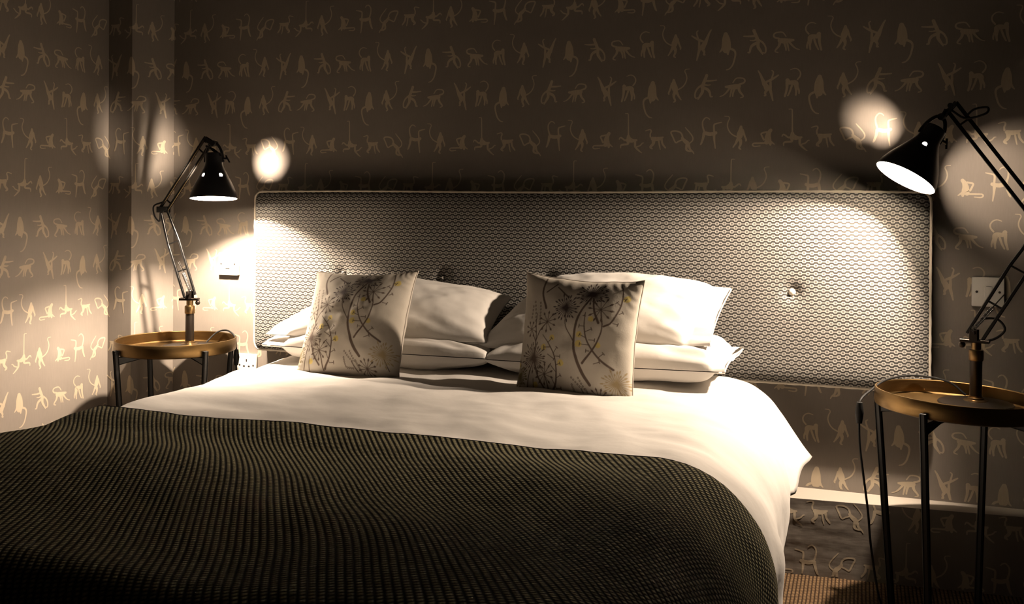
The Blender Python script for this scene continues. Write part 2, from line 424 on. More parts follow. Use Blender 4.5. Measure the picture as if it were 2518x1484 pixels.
wall_plate('wall_socket', -1.628, .483, 'white socket plate low on the wall peeping out past the brass tray table', 'socket', kind='socket')

# ------------------------------------------------------------------ headboard
HX0, HX1, HZ0, HZ1 = -1.548, .757, .557, 1.140
HCX, HCZ, HW, HH = (HX0 + HX1) / 2, (HZ0 + HZ1) / 2, HX1 - HX0, HZ1 - HZ0
hb = thing('headboard', (HCX, 0, HZ0), 'wide grey headboard in ring-patterned fabric with buttons on the papered wall', 'headboard')
BUT = [(-1.174, .847), (-.787, .845), (-.400, .846), (.372, .838)]
def rrect(x, z, r):
    dx = np.abs(x) - (HW / 2 - r); dz = np.abs(z) - (HH / 2 - r)
    k = (dx > 0) & (dz > 0); mx = np.maximum(dx, dz); hy = np.hypot(dx, dz) + 1e-12
    f = np.where(k, mx / hy, 1.)
    return np.where(k, np.sign(x) * (HW / 2 - r + dx * f), x), np.where(k, np.sign(z) * (HH / 2 - r + dz * f), z)
nx, nz = 281, 75
X, Z = np.meshgrid(np.linspace(-HW / 2, HW / 2, nx), np.linspace(-HH / 2, HH / 2, nz))
ed = np.minimum(HW / 2 - np.abs(X), HH / 2 - np.abs(Z))
Yf = -.072 - .018 * np.sqrt(np.clip(1 - (1 - np.clip(ed / .07, 0, 1)) ** 2, 0, 1))
for bx, bz in BUT:
    d = np.hypot(X + HCX - bx, Z + HCZ - bz); Yf += .013 * np.exp(-(d / .024) ** 2) + .004 * np.exp(-(d / .06) ** 2)
Xr, Zr = rrect(X, Z, .028)
sag = .006 * np.sin((Xr / HW + .5) * PI * 3) * (np.abs(Zr) / (HH / 2)) ** 6
mb = MB(); G = np.dstack((Xr + HCX, Yf, Zr + HCZ + sag * .4)); mb.grid(G)
ring_ = np.concatenate((G[0, :-1], G[:-1, -1], G[-1, :0:-1], G[:0:-1, 0]))
b2 = ring_.copy(); b2[:, 1] = -.0006
mb.grid(np.array([ring_, b2]), wrap=True)
mb.add(b2, [list(range(len(b2)))])
mb.build('panel', M['headboard'], hb, angle=60)
mb = MB(); pp = ring_[::2].copy(); pp[:, 1] -= .001
cen = np.array((HCX, pp[0, 1], HCZ)); ph = np.arange(len(pp))
pp = pp + (pp - cen) / np.linalg.norm(pp - cen, axis=1)[:, None] * .002
mb.tube(pp, .0040 + .0007 * np.sin(ph * 1.9), 8, closed=True); mb.build('piping', M['piping'], hb)
for bx, bz in BUT:
    mb = MB(); y0 = -.074
    mb.lathe([(.0001, .0105), (.005, .0098), (.0088, .0072), (.0108, .0035), (.0108, .001), (.009, -.002)], (bx, y0, bz), (0, -1, 0), 24)
    mb.build('button', M['piping'] if bx > 0 else M['headboard'], hb)

# ------------------------------------------------------------------ bed
BCX = -.388
bed = thing('bed', (BCX, -1.15, 0), 'wide double bed whose white sheeted mattress lies under the duvet against the headboard', 'bed')
mb = MB(); mb.box((BCX, -1.17, .17), (1.30, 2.02, .26), bev=.02); mb.build('divan_base', M['divan'], bed)
for sx in (-1, 1):
    for yy in (-.28, -2.06):
        mb = MB(); mb.lathe([(.0001, 0), (.02, 0), (.024, .045), (.0001, .045)], (BCX + sx * .6, yy, 0), n=20); mb.build('foot', M['black_matt'], bed)
mb = MB(); mb.box((BCX, -1.15, .4175), (1.32, 2.06, .235), bev=.055); mb.build('mattress', M['sheet'], bed, angle=80)

# cross profile of bedding lying over the bed: returns offset from the bed's middle and height below the top
def bedding(s, Y, extra=0.):
    """s in -1..1 (hem to hem), Y along the bed; the near side is looser and rounder than the far one"""
    k = sstep(-1.0, -.45, Y); rt = s > 0
    kf = sstep(-.52, -.30, Y)
    c = np.where(rt, .575, .745 + .085 * k)
    r = np.where(rt, np.interp(Y, (-1., -.6, -.3), (.225, .20, .17)), .13)
    ph = np.where(rt, PI / 2 - kf * math.radians(32), PI / 2 - k * .25)
    tail = np.where(rt, np.interp(Y, (-1.3, -1.02, -.90, -.72, -.52, -.40, -.25), (.19, .175, .13, .035, .035, .15, .165)), .16 - .05 * k) + extra
    arc = r * ph; L = c + arc + tail; a = np.abs(s) * L
    t = np.clip((a - c) / r, 0, ph); e = np.maximum(a - c - arc, 0)
    dx = np.minimum(a, c) + r * np.sin(t) + e * np.cos(ph); dz = r * (1 - np.cos(t)) + e * np.sin(ph)
    return np.sign(s) * dx, dz, np.sign(s) * a, np.sign(s) * np.sin(t), np.cos(t)

def top_height(x, Y):
    h = .590 + .010 * fbm(x * 2.3 + 3, Y * 2.6, 11, 2)
    h = h + .010 * np.exp(-((Y + .86) / .22) ** 2) * np.cos((x - BCX) * 2.0)      # soft rise in front of the cushions
    h = h - .012 * np.exp(-((Y + .50) / .13) ** 2)
    h = h + sstep(-1.30, -1.42, Y) * (.0065 * np.sin((Y + .30 * (x - BCX) + .10 * np.sin(x * 3.1)) * 13.) + .004 * np.sin((Y - .5 * x) * 8.))
    return h

def cloth(y0, y1, ns, ny, extra, off, foot=False, seed=3, wr=.006, hem=None):
    s, Y = np.meshgrid(np.linspace(-1, 1, ns), np.linspace(y0, y1, ny))
    t = Y.copy()
    dzf = np.zeros_like(Y)
    if foot:                                     # roll over the foot of the bed
        yb, rf = -2.06, .13
        a = np.maximum(yb - Y, 0); th = np.clip(a / rf, 0, PI / 2); Y = np.maximum(Y, yb) - rf * np.sin(th); dzf = rf * (1 - np.cos(th)) + np.maximum(a - rf * PI / 2, 0)
    dx, dz, arc, nxs, nzs = bedding(s, Y, extra)
    x = BCX + dx; z = top_height(x, Y) - dz - dzf
    wr = wr * (1 - .72 * sstep(-1.2, -1.35, Y))
    w = wr * fbm(arc * 6.5 + 9, t * 5.0, seed, 3) + .45 * wr * fbm(arc * 3 + t * 14, t * 3 - arc * 6, seed + 5, 2)
    side = np.abs(nxs)
    w = w + side * .014 * np.sin(t * 17 + 2.2 * np.sin(t * 5)) * np.clip(np.abs(s) * 2 - 1.1, 0, 1)  # vertical folds of the hanging sides
    x = x + nxs * (w + off); z = z + nzs * (w + off)
    return np.dstack((x, Y, z)), arc, t

def solid(o, th, off=-1):
    m = o.modifiers.new('thickness', 'SOLIDIFY'); m.thickness = th; m.offset = off; m.use_even_offset = False
    return o

P, arc, t = cloth(-.215, -2.30, 150, 190, .0, .0, foot=True, wr=.011)
# the loose corner at the head on the near side kicks outwards
s_ = np.linspace(-1, 1, 150)[None, :]; f = np.exp(-((P[:, :, 1] + .23) / .16) ** 2) * np.clip((s_ - .80) / .2, 0, 1) ** 1.5
P[:, :, 0] += .022 * f; P[:, :, 2] += .004 * f
P[:, :, 2] -= .006 * sstep(-1.285, -1.36, P[:, :, 1])
mb = MB(); mb.keep = True; mb.grid(P, flip=True)
duvet = solid(mb.build('duvet', M['cotton'], origin=(BCX, -1.2, .55), angle=180), .028)
tag(duvet, 'plump white cotton duvet spread over the whole bed beneath the throw', 'duvet')

P, arc, t = cloth(-1.268, -2.42, 190, 170, .10, .0075, foot=True, seed=3, wr=.011)
mb = MB(); mb.keep = True; mb.grid(P, flip=True)
throw = mb.build('throw_blanket', [M['throw'], M['throw_hem']], origin=(BCX, -1.7, .58), angle=180)
uvl = throw.data.uv_layers.new(name='UVMap')
li = np.empty(len(throw.data.loops), int); throw.data.loops.foreach_get('vertex_index', li)
wu = arc + .022 * np.sin(t * 8. + arc * 2.) + .02 * fbm(arc * 1.7, t * 2.2, 31, 2); wv = -t + .02 * fbm(arc * 2.1 + 7, t * 1.6, 33, 2)
uvl.data.foreach_set('uv', np.c_[wu.ravel()[li], wv.ravel()[li]].ravel())
solid(throw, .007, 1)
tag(throw, 'dark olive waffle-knit throw blanket folded over the foot half of the bed', 'throw')
mb = MB(); e = P[0] + np.array((0, .001, .004)); mb.tube(e[::2], .0042, 7); mb.build('hem', M['throw_hem'], throw)

# ------------------------------------------------------------------ pillows
def place(mb, Mx):
    mb.v = [np.c_[v, np.ones(len(v))] @ np.array(Mx).T[:, :3] for v in mb.v]; return mb

def frame(c, rx, ry, rz): return Matrix.Translation(c) @ Matrix.Rotation(math.radians(rz), 4, 'Z') @ Matrix.Rotation(math.radians(ry), 4, 'Y') @ Matrix.Rotation(math.radians(rx), 4, 'X')

def pillow(BL, BR, TR, TL, h, seed, label, side=1, wr=.010, bow=(.05, .03), flap=.80, full=.55, under=1.):
    """a pillow in its case: corners in the room, plump over most of its length, flat at the case's open end (side)"""
    n, m = 110, 70
    u, v = np.meshgrid(np.linspace(-1, 1, n), np.linspace(-1, 1, m))
    BL, BR, TR, TL = (np.array(q, float) for q in (BL, BR, TR, TL))
    uu = u * (1 - bow[1] * (1 - v ** 2) * (np.abs(u) ** 4)); vv = v * (1 - bow[0] * (1 - u ** 2) * -1 * 1.0) / (1 + bow[0])
    s_, t_ = ((uu + 1) / 2)[..., None], ((vv + 1) / 2)[..., None]
    Pm = (1 - t_) * ((1 - s_) * BL + s_ * BR) + t_ * ((1 - s_) * TL + s_ * TR)
    nrm = np.cross((BR + TR - BL - TL), (TL + TR - BL - BR)); nrm /= np.linalg.norm(nrm)
    us = u * side; f = np.where(us > 0, us / flap, -us)
    pu = np.clip(1 - np.clip(np.abs(f), 0, 1) ** 2.6, 0, 1); pv = np.clip(1 - np.abs(v) ** 2.4, 0, 1)
    prof = (pu * pv) ** full
    sleeve = np.clip((us - .55) / .3, 0, 1) * pv ** .35                # the loose end stays a little open
    th = thing('pillow', tuple((BL + BR + TL + TR) / 4), label, 'pillow', 'white bed pillows')
    mb = MB(); mb.keep = True
    for sg in (1, -1):
        nz = fbm(u * 2.2 + seed, v * 1.6 + sg, seed, 3)
        gather = np.sin(v * 15 + 5 * vnoise(u * 2.5, v * 2.5, seed + 2)) * np.exp(-((us - flap * .93) / .13) ** 2) * .8
        ang = np.arctan2(v, u); cor = np.exp(-((1 - np.abs(u)) ** 2 + (1 - np.abs(v)) ** 2) / .3)
        crease = cor * np.sin(ang * 22 + 4 * vnoise(u * 3, v * 3, seed + 4)) * .6
        off = sg * h / 2 * prof + (prof + .25 * sleeve) * (wr * 2.0 * nz + wr * crease + wr * gather) + sg * sleeve * .010 * (1 + .6 * vnoise(v * 4, u * 2, seed))
        if sg < 0: off = off * under                          # the side resting on what lies below is pressed flat
        off = off + sg * .0012 + .006 * sleeve * vnoise(v * 3 + seed, u * 2, seed + 9)
        mb.grid(Pm + nrm * off[..., None], flip=sg < 0)
    mb.build('pillowcase', M['cotton'], th, angle=180)
    # stitched hem of the open end
    e_ = np.array([Pm[j, -1 if side > 0 else 0] for j in range(0, m, 2)])
    mb = MB(); mb.tube(e_ - nrm * 0, .0022, 6); mb.build('hem', M['cotton'], th)
    return th
pillow((-1.285, -.420, .632), (-.490, -.420, .632), (-.470, -.135, .655), (-1.300, -.135, .655), .120, 3, 'white pillow lying flat beneath another behind the cushion nearer the pier', -1, bow=(.04, .03), full=.36)
pillow((-1.290, -.395, .660), (-.505, -.385, .672), (-.515, -.125, .795), (-1.130, -.125, .815), .180, 8, 'plump white pillow leaning on the dim middle of the headboard', -1, .009, full=.50, under=.4)
pillow((-.500, -.420, .630), (.215, -.420, .636), (.240, -.170, .672), (-.480, -.140, .650), .130, 12, 'white pillow lying flat at the bottom under the brightly lit pillow', 1, .010, flap=.90, full=.36)
pillow((-.560, -.370, .650), (.165, -.355, .695), (.200, -.125, .850), (-.375, -.125, .862), .185, 21, 'brightly lit white pillow propped up against the headboard, the taller of the upper pillows', 1, .009, full=.5, under=.4)

# ------------------------------------------------------------------ printed cushions
def print_layer(px, py):
    """stems, seed heads and yellow dots of the linen print; px, py = drawing coordinates"""
    base = np.array((.47, .43, .37)); brown = np.array((.115, .085, .068)); olive = np.array((.40, .33, .10)); dark = np.array((.06, .045, .045))
    col = np.tile(base, (len(px), 1))
    def seg(pts, c, sm=True):
        P_ = smooth_path(pts, 5) if sm and len(pts) > 2 else np.array(pts, float)
        lo = P_[:, :2].min(0) - 40; hi = P_[:, :2].max(0) + 40
        idx = np.where((px > lo[0]) & (px < hi[0]) & (py > lo[1]) & (py < hi[1]))[0]
        if not len(idx): return
        x = px[idx]; y = py[idx]; best = np.full(len(idx), -1e9)
        for a, b in zip(P_[:-1], P_[1:]):
            ax, ay, ar = a; bx, by, br = b; L = (bx - ax) ** 2 + (by - ay) ** 2 + 1e-9
            tt = np.clip(((x - ax) * (bx - ax) + (y - ay) * (by - ay)) / L, 0, 1)
            best = np.maximum(best, ar + (br - ar) * tt - np.hypot(x - ax - tt * (bx - ax), y - ay - tt * (by - ay)))
        al = np.clip(best / 3.2 + .6, 0, 1)[:, None]
        col[idx] = col[idx] * (1 - al) + c * al
    def dandelion(cx, cy, R, n=26, c=brown, sq=1.):
        for i in range(n):
            a = 2 * PI * (i + .3 * math.sin(i * 7.)) / n; k = .82 + .18 * math.sin(i * 2.4)
            ex, ey = cx + math.cos(a) * R * k, cy + math.sin(a) * R * k * sq
            seg([(cx + (ex - cx) * .12, cy + (ey - cy) * .12, 2.6), (ex, ey, 2.2)], c, False)
            seg([(cx + (ex - cx) * .86, cy + (ey - cy) * .86, 6.5), (ex, ey, 4)], c, False)
        seg([(cx, cy, R * .14), (cx + 1, cy, R * .14)], c, False)
    def star(cx, cy, R, n=9, c=brown, a0=.3):
        for i in range(n):
            a = a0 + 2 * PI * i / n; ex, ey = cx + math.cos(a) * R, cy + math.sin(a) * R
            seg([(cx, cy, 2.5), (ex, ey, 2.5)], c, False)
            seg([(cx + (ex - cx) * .72, cy + (ey - cy) * .72, 4), (cx + (ex - cx) * .86, cy + (ey - cy) * .86, 9), (ex, ey, 2)], c, False)
    for x, y, r in ((835, 710, 25), (755, 795, 28), (940, 920, 30), (1085, 665, 28), (1090, 745, 32), (1165, 525, 25), (1255, 745, 25), (1420, 340, 30), (475, 940, 25), (680, 1110, 26)):
        seg([(x, y, r), (x + 4, y + 3, r * .8)], np.array((.58, .47, .17)), False)
    for st in ([(1130, 340, 8), (1060, 480, 9), (1040, 620, 10), (1045, 760, 11), (1090, 900, 13), (1140, 1000, 14), (1200, 1088, 13)],
               [(930, 470, 4), (950, 600, 4), (1035, 725, 5)], [(1150, 345, 6), (1180, 450, 8), (1235, 555, 10)],
               [(1240, 450, 4), (1270, 600, 5), (1230, 760, 7), (1135, 908, 10)], [(1110, 470, 3), (1120, 600, 5), (1170, 730, 6), (1280, 860, 8), (1395, 940, 9)],
               [(1330, 205, 4), (1372, 280, 5), (1385, 400, 6), (1340, 540, 7), (1283, 582, 8)], [(735, 690, 3), (830, 790, 5), (890, 920, 6), (890, 1080, 8), (832, 1190, 10)],
               [(650, 900, 5), (665, 750, 5), (640, 520, 3)], [(665, 745, 4), (700, 660, 4), (760, 590, 4)], [(665, 755, 4), (600, 660, 3)],
               [(655, 900, 4), (690, 1020, 6), (775, 1150, 8)], [(650, 900, 4), (610, 1020, 4), (600, 1190, 5)], [(770, 1020, 4), (800, 1100, 5), (815, 1200, 6)],
               [(670, 225, 7), (665, 350, 9), (722, 465, 11)], [(785, 255, 5), (700, 332, 5)], [(800, 280, 5), (925, 352, 7)], [(1120, 1130, 4), (1165, 1225, 5)],
               [(1420, 1060, 3), (1480, 1200, 4)], [(1270, 1195, 3), (1290, 1260, 4)], [(450, 880, 7), (492, 922, 9)], [(655, 1060, 3), (665, 1190, 4)], [(850, 1050, 3), (885, 1130, 3)]):
        seg(st, brown)
    for bx, by, ex, ey in ((830, 790, 755, 795), (800, 755, 835, 715), (860, 840, 895, 790), (880, 865, 930, 865), (890, 940, 935, 925), (895, 1000, 830, 935), (895, 1050, 940, 1025), (885, 1140, 935, 1140), (800, 850, 870, 890),
                           (1120, 590, 1075, 590), (1130, 640, 1185, 610), (1150, 690, 1090, 665), (1175, 705, 1225, 705), (1190, 750, 1100, 745), (1270, 850, 1310, 812), (1235, 905, 1285, 885), (1190, 800, 1160, 800), (1385, 470, 1410, 455), (1350, 550, 1390, 560), (1110, 470, 1105, 500), (1380, 330, 1410, 345), (1385, 400, 1350, 370)):
        seg([(bx, by, 3), (ex, ey, 3)], brown, False); dx, dy = ex - bx, ey - by; L = math.hypot(dx, dy)
        seg([(ex - dy / L * 13, ey + dx / L * 13, 3.5), (ex + dy / L * 13, ey - dx / L * 13, 3.5)], brown, False)
    dandelion(920, 445, 125, 28, dark); dandelion(1130, 310, 150, 32, dark, .7); dandelion(650, 890, 140, 30); dandelion(505, 1035, 95, 26, np.array((.16, .13, .06))); dandelion(1420, 1060, 130, 28, np.array((.33, .26, .15)))
    star(765, 580, 90, 10); star(1235, 440, 110, 10, brown, .1); star(770, 1020, 95, 10); star(1270, 1195, 92, 12); star(600, 655, 65, 8)
    for x0, y0, x1, y1, n in ((600, 430, 640, 580, 6), (655, 430, 690, 590, 7), (585, 470, 585, 560, 4), (1040, 1040, 1125, 1130, 6), (1100, 1040, 1150, 1130, 5), (1040, 1100, 1060, 1180, 5), (1160, 1130, 1200, 1220, 6), (1075, 1190, 1130, 1195, 4)):
        for i in range(n):
            x = x0 + (x1 - x0) * i / (n - 1); y = y0 + (y1 - y0) * i / (n - 1)
            seg([(x, y - 9, 2.), (x + 7, y, 2.), (x, y + 9, 2.), (x - 7, y, 2.), (x, y - 9, 2.)], brown, False)
    return col

def cushion(c, rot, size, seed, label, shift):
    n = 250; u, v = np.meshgrid(np.linspace(-1, 1, n), np.linspace(-1, 1, n)); w, d, h = size
    cu = 1 - .075 * np.clip(1 - v ** 2, 0, 1) ** .8 + .012 * vnoise(v * 5, u * 0 + seed, seed); cv = 1 - .085 * np.clip(1 - u ** 2, 0, 1) ** .8 + .014 * vnoise(u * 6, v * 0 + seed, seed + 1)
    x = u * w / 2 * cu; y = v * d / 2 * cv
    prof = (np.clip(1 - np.abs(u) ** 2.2, 0, 1) * np.clip(1 - np.abs(v) ** 2.2, 0, 1)) ** .5
    th = thing('scatter_cushion', c, label, 'cushion', 'printed cushions in front of the pillows'); Mx = frame(c, *rot)
    mb = MB(); mb.keep = True; cols = []
    for sg in (1, -1):
        edge = np.exp(-((1 - np.abs(v)) / .12) ** 2) + np.exp(-((1 - np.abs(u)) / .12) ** 2)
        rip = .0011 * edge * np.sin((u * np.exp(-((1 - np.abs(v)) / .3) ** 2) + v * np.exp(-((1 - np.abs(u)) / .3) ** 2)) * 17 + 5 * vnoise(u * 3, v * 3, seed))
        z = sg * h / 2 * prof + prof * (.012 * fbm(u * 1.7 + seed, v * 1.7, seed, 3)) + rip * np.sqrt(prof)
        mb.grid(np.dstack((x, y, z)), flip=sg < 0)
        s_, t_ = (u + 1) / 2, (1 - v) / 2
        TL, TR, BR, BL = (450, 209), (1504, 180), (1529, 1259), (468, 1180)
        px = (1 - t_) * ((1 - s_) * TL[0] + s_ * TR[0]) + t_ * ((1 - s_) * BL[0] + s_ * BR[0]) + shift[0]
        py = (1 - t_) * ((1 - s_) * TL[1] + s_ * TR[1]) + t_ * ((1 - s_) * BL[1] + s_ * BR[1]) + shift[1]
        cols.append(print_layer(px.ravel(), py.ravel()) if sg > 0 else np.tile((.47, .43, .37), (n * n, 1)))
    place(mb, Mx)
    o = mb.build('cover', M['printed'], th, angle=180)
    ca = o.data.color_attributes.new('Print', 'FLOAT_COLOR', 'POINT'); cc = np.concatenate(cols)
    ca.data.foreach_set('color', np.c_[cc, np.ones(len(cc))].ravel())
    # seam round the edge
    k = np.concatenate((np.arange(n), np.arange(n) * n + n - 1, (n * (n - 1) + np.arange(n))[::-1], (np.arange(n) * n)[::-1]))
    path = np.dstack((x, y, x * 0)).reshape(-1, 3)[k][::5]
    mb = MB(); mb.tube(path, .0022, 6, closed=True); place(mb, Mx); mb.build('seam', M['seam'], th)
    return th
cushion((-.905, -.468, .724), (68, -2, -5), (.380, .345, .135), 5, 'floral printed cushion leaning against the stacked pillows on the dimmer half of the bed', (20, 15))
cushion((-.178, -.510, .720), (81, 1.5, -9), (.368, .357, .130), 9, 'floral printed cushion standing before the brightly lit pillows', (0, 0))

# ------------------------------------------------------------------ side tables
def side_table(c, label, tilt=0., R=.204):
    cx, cy = c; ZT = .607
    th = thing('side_table', (cx, cy, 0), label, 'side table', 'brass tray tables beside the bed')
    Mt = Matrix.Translation((cx, cy, ZT - .05)) @ Matrix.Rotation(math.radians(tilt), 4, Vector((-.3387, .9409, 0))) @ Matrix.Translation((-cx, -cy, -(ZT - .05)))
    mb = MB(); b = ZT - .046
    mb.lathe([(.0001, b), (R - .008, b), (R - .002, b + .003), (R, b + .009), (R, ZT - .002), (R - .0015, ZT), (R - .0042, ZT), (R - .006, ZT - .002), (R - .006, b + .012), (R - .010, b + .008), (.0001, b + .007)], (cx, cy, 0), n=96)
    if tilt: place(mb, Mt)
    mb.build('tray', M['brass'], th)
    z0 = b - .0005 - (.006 if tilt else 0)
    mb = MB()
    for k in range(4):
        a = math.radians(19.8 + 45 + 90 * k); ux, uy = math.cos(a), math.sin(a); sd = (-uy, ux, 0)
        mb.bar((cx + ux * .0, cy + uy * .0, z0 - .006), (cx + ux * .115, cy + uy * .115, z0 - .006), .012, .012, sd)
        mb.bar((cx + ux * .113, cy + uy * .113, z0 - .006), (cx + ux * (R + .004), cy + uy * (R + .004), z0 - .0145), .012, .012, sd, h1=.029)
    mb.build('cross_brace', M['black_matt'], th)
    for k in range(4):
        a = math.radians(19.8 + 45 + 90 * k); ux, uy = math.cos(a), math.sin(a); sd = (-uy, ux, 0); r1 = R + .0105
        mb = MB(); mb.bar((cx + ux * (r1 - .045), cy + uy * (r1 - .045), 0), (cx + ux * r1, cy + uy * r1, ZT - .024), .017, .017, sd)
        mb.build('leg', M['black_matt'], th)
    return th
TL_ = (-1.768, -.240); TR_ = (.807, -.326)
side_table(TL_, 'round brass tray table on black legs in the corner by the boxed pier', 0., .211)
side_table(TR_, 'round brass tray table on black legs nearest the camera, cable trailing over its rim', 2.2)

# ------------------------------------------------------------------ lamps
def lamp(label, base, piv, elb, head, rim, axis, holes, bulb_at, cord, sw_i, loops, energy, R0=.081):
    base, piv, elb, head, rim = (np.array(p, float) for p in (base, piv, elb, head, rim)); axis = np.array(axis, float); axis /= np.linalg.norm(axis)
    th = thing('desk_lamp', base, label, 'lamp', 'articulated lamps on the side tables')
    z = np.array((0, 0, 1.))
    mb = MB(); mb.lathe([(.0001, 0), (.093, 0), (.095, .003), (.093, .006), (.06, .0095), (.02, .012), (.0001, .012)], base, n=72); mb.build('base', M['bronze'], th)
    mb = MB(); mb.lathe([(.031, .0105), (.030, .0125), (.021, .015), (.0195, .019), (.0165, .0205), (.0165, .024), (.01, .024)], base, n=40); mb.build('base_ring', M['old_brass'], th)
    hp = piv[2] - base[2]
    mb = MB(); mb.lathe([(.0155, .02), (.0155, hp - .050), (.01, hp - .050)], base, n=36); mb.build('post', M['bronze'], th)
    mb = MB(); mb.lathe([(.012, hp - .052), (.0178, hp - .052), (.0185, hp - .049), (.0185, hp - .027), (.0172, hp - .024), (.0125, hp - .022), (.0125, hp - .004), (.006, hp - .002)], base, n=36); mb.build('collar', M['old_brass'], th)
    d = elb - piv; dl = d * np.array((1, 1, 0)); dl /= np.linalg.norm(dl); n = np.cross(dl, z)
    # foot bracket of the arms
    mb = MB(); mb.bar(piv - dl * .034, piv + dl * .038, .020, .009, n); mb.bar(piv + dl * 0 - n * .012 + z * .002, piv - n * .012 + z * .030, .020, .004, dl); mb.bar(piv + n * .012 + z * .002, piv + n * .012 + z * .030, .020, .004, dl)
    mb.lathe([(.0001, -.022), (.005, -.022), (.005, .022), (.0001, .022)], piv + z * .022, n, 16)
    mb.ball(piv - dl * .030 - z * .012, .009); mb.build('bracket', M['bronze'], th)
    def arm(name, a, b, o0, o1, splay=None):
        d_ = (b - a) / np.linalg.norm(b - a); pr_ = np.cross(n, d_)
        mb = MB()
        for sg in (-1, 1):
            if splay:
                m_ = a + (b - a) * .62
                mb.bar(a + pr_ * sg * o0, m_ + pr_ * sg * (o0 * .95 + .002), .0085, .0085, n); mb.bar(m_ + pr_ * sg * (o0 * .95 + .002), b + pr_ * sg * o1, .0085, .0085, n)
            else: mb.bar(a + pr_ * sg * o0, b + pr_ * sg * o1, .0095, .0095, n)
        for f_ in ((.30, .62) if splay else (.12, .86)):
            p_ = a + (b - a) * f_; w_ = (o0 + (o1 - o0) * f_) + .003
            mb.bar(p_ - pr_ * w_, p_ + pr_ * w_, .005, .005, n)
        return mb.build(name, M['bar'], th), d_, pr_
    la, d1, p1 = arm('lower_arm', piv + z * .010, elb, .021, .012, True)
    ua, d2, p2 = arm('upper_arm', elb, head, .015, .015)
    for sg in (-1, 1):                                   # tension springs
        L = np.linalg.norm(elb - piv); a0 = piv + z * .028 + n * sg * .006 + p1 * .004; b0 = piv + d1 * L * .42 + n * sg * .006
        tt = np.linspace(0, 1, 200); dd = b0 - a0; dd /= np.linalg.norm(dd); q1 = np.cross(dd, z); q1 /= np.linalg.norm(q1); q2 = np.cross(dd, q1)
        P_ = a0 + (b0 - a0) * .62 * tt[:, None] + .0046 * (np.cos(tt * 2 * PI * 20)[:, None] * q1 + np.sin(tt * 2 * PI * 20)[:, None] * q2)
        mb = MB(); mb.tube(P_, .0010, 5); mb.tube([P_[-1], b0], .0012, 5); mb.build('spring', M['spring'], th)
    mb = MB()
    for q, r_ in ((elb + p1 * .012, .0075), (elb - p1 * .012, .0075), (elb, .010)): mb.lathe([(.0001, -.017), (r_, -.017), (r_, .017), (.0001, .017)], q, n, 18)
    mb.bar(elb - dl * .022 - n * .010, elb + dl * .022 - n * .010, .022, .004, z); mb.bar(elb - dl * .022 + n * .010, elb + dl * .022 + n * .010, .022, .004, z)
    mb.build('elbow_joint', M['black_matt'], th)
    # head: link plate, fork down to the shade, clamp knob
    top = rim + axis * .163
    e1 = np.array((.9409, .3387, 0)); e1 = e1 - axis * (e1 @ axis); e1 /= np.linalg.norm(e1); e2 = np.cross(axis, e1)
    hj = top + axis * .034
    mb = MB()
    for sg in (-1, 1): mb.bar(head + n * sg * .008 + p2 * .016, hj + n * sg * .008, .020, .004, axis); mb.bar(head + n * sg * .008 - p2 * .016, hj + n * sg * .008 - z * .004, .016, .004, axis)
    mb.lathe([(.0001, -.016), (.009, -.016), (.009, .016), (.0001, .016)], hj, n, 20); mb.lathe([(.0001, -.013), (.0075, -.013), (.0075, .013), (.0001, .013)], head, n, 18)
    mb.build('head_joint', M['black'], th)
    mb = MB()
    for sg in (-1, 1):
        P_ = smooth_path([hj + e1 * sg * .002, hj + e1 * sg * .014 - axis * .008, top + e1 * sg * .025 + axis * .006, top + e1 * sg * .0305 - axis * .018, top + e1 * sg * .0315 - axis * .034], 5)
        mb.tube(P_, .0052, 8)
    mb.build('fork', M['black'], th)
    mb = MB(); kp = top + e1 * .031 - axis * .022
    mb.tube([kp, kp + e1 * .016], .0045, 10); mb.bar(kp + e1 * .014 + axis * .012 - e1 * .004, kp + e1 * .018 - axis * .014 + e1 * .006, .006, .005, e2); mb.build('clamp_knob', M['black'], th)
    # the shade: two skins with four vent holes
    prof = [(.0810, 0), (.0806, .004), (.0780, .016), (.0735, .030), (.0680, .044), (.0610, .058), (.0530, .073), (.0455, .088), (.0390, .101), (.0340, .111), (.0312, .119), (.0300, .127), (.0300, .150), (.0292, .158)]
    hs = np.linspace(0, .158, 76); pr = np.array(prof); rs = np.interp(hs, pr[:, 1], pr[:, 0]); k_ = np.ones(5) / 5
    rs2 = np.convolve(np.pad(rs, 2, 'edge'), k_, 'valid'); rs = rs2 * R0 / rs2[0]
    nt_ = 160; tht = np.linspace(0, 2 * PI, nt_, endpoint=False)
    def skin(off):
        return np.array([[rim + axis * h_ + (math.cos(t_) * e1 + math.sin(t_) * e2) * (r_ - off) for t_ in tht] for h_, r_ in zip(hs, rs)])
    cents = []
    for az, hh_, rh in holes:
        t_ = math.radians(az); i_ = int(np.argmin(abs(hs - hh_))); cents.append((hh_, t_, rs[i_], rh))
    H2, T2 = np.meshgrid(hs, tht, indexing='ij'); Rr = np.repeat(rs[:, None], nt_, 1)
    slope = math.hypot(1, .5)
    dead = np.zeros(H2.shape, bool)
    for ch, ct, cr, rh in cents:                             # open the holes and round their rims
        dth = (T2 - ct + PI) % (2 * PI) - PI
        a_ = dth * cr; b_ = (H2 - ch) * slope; dist = np.hypot(a_, b_); dead |= dist < rh * .999
        near = (dist >= rh * .999) & (dist < rh + .0026); f_ = np.where(near, rh / (dist + 1e-9), 1)
        T2 = np.where(near, ct + dth * f_, T2); H2 = np.where(near, ch + (H2 - ch) * f_, H2)
    Rr = np.interp(H2, hs, rs)
    mb = MB(); G = []
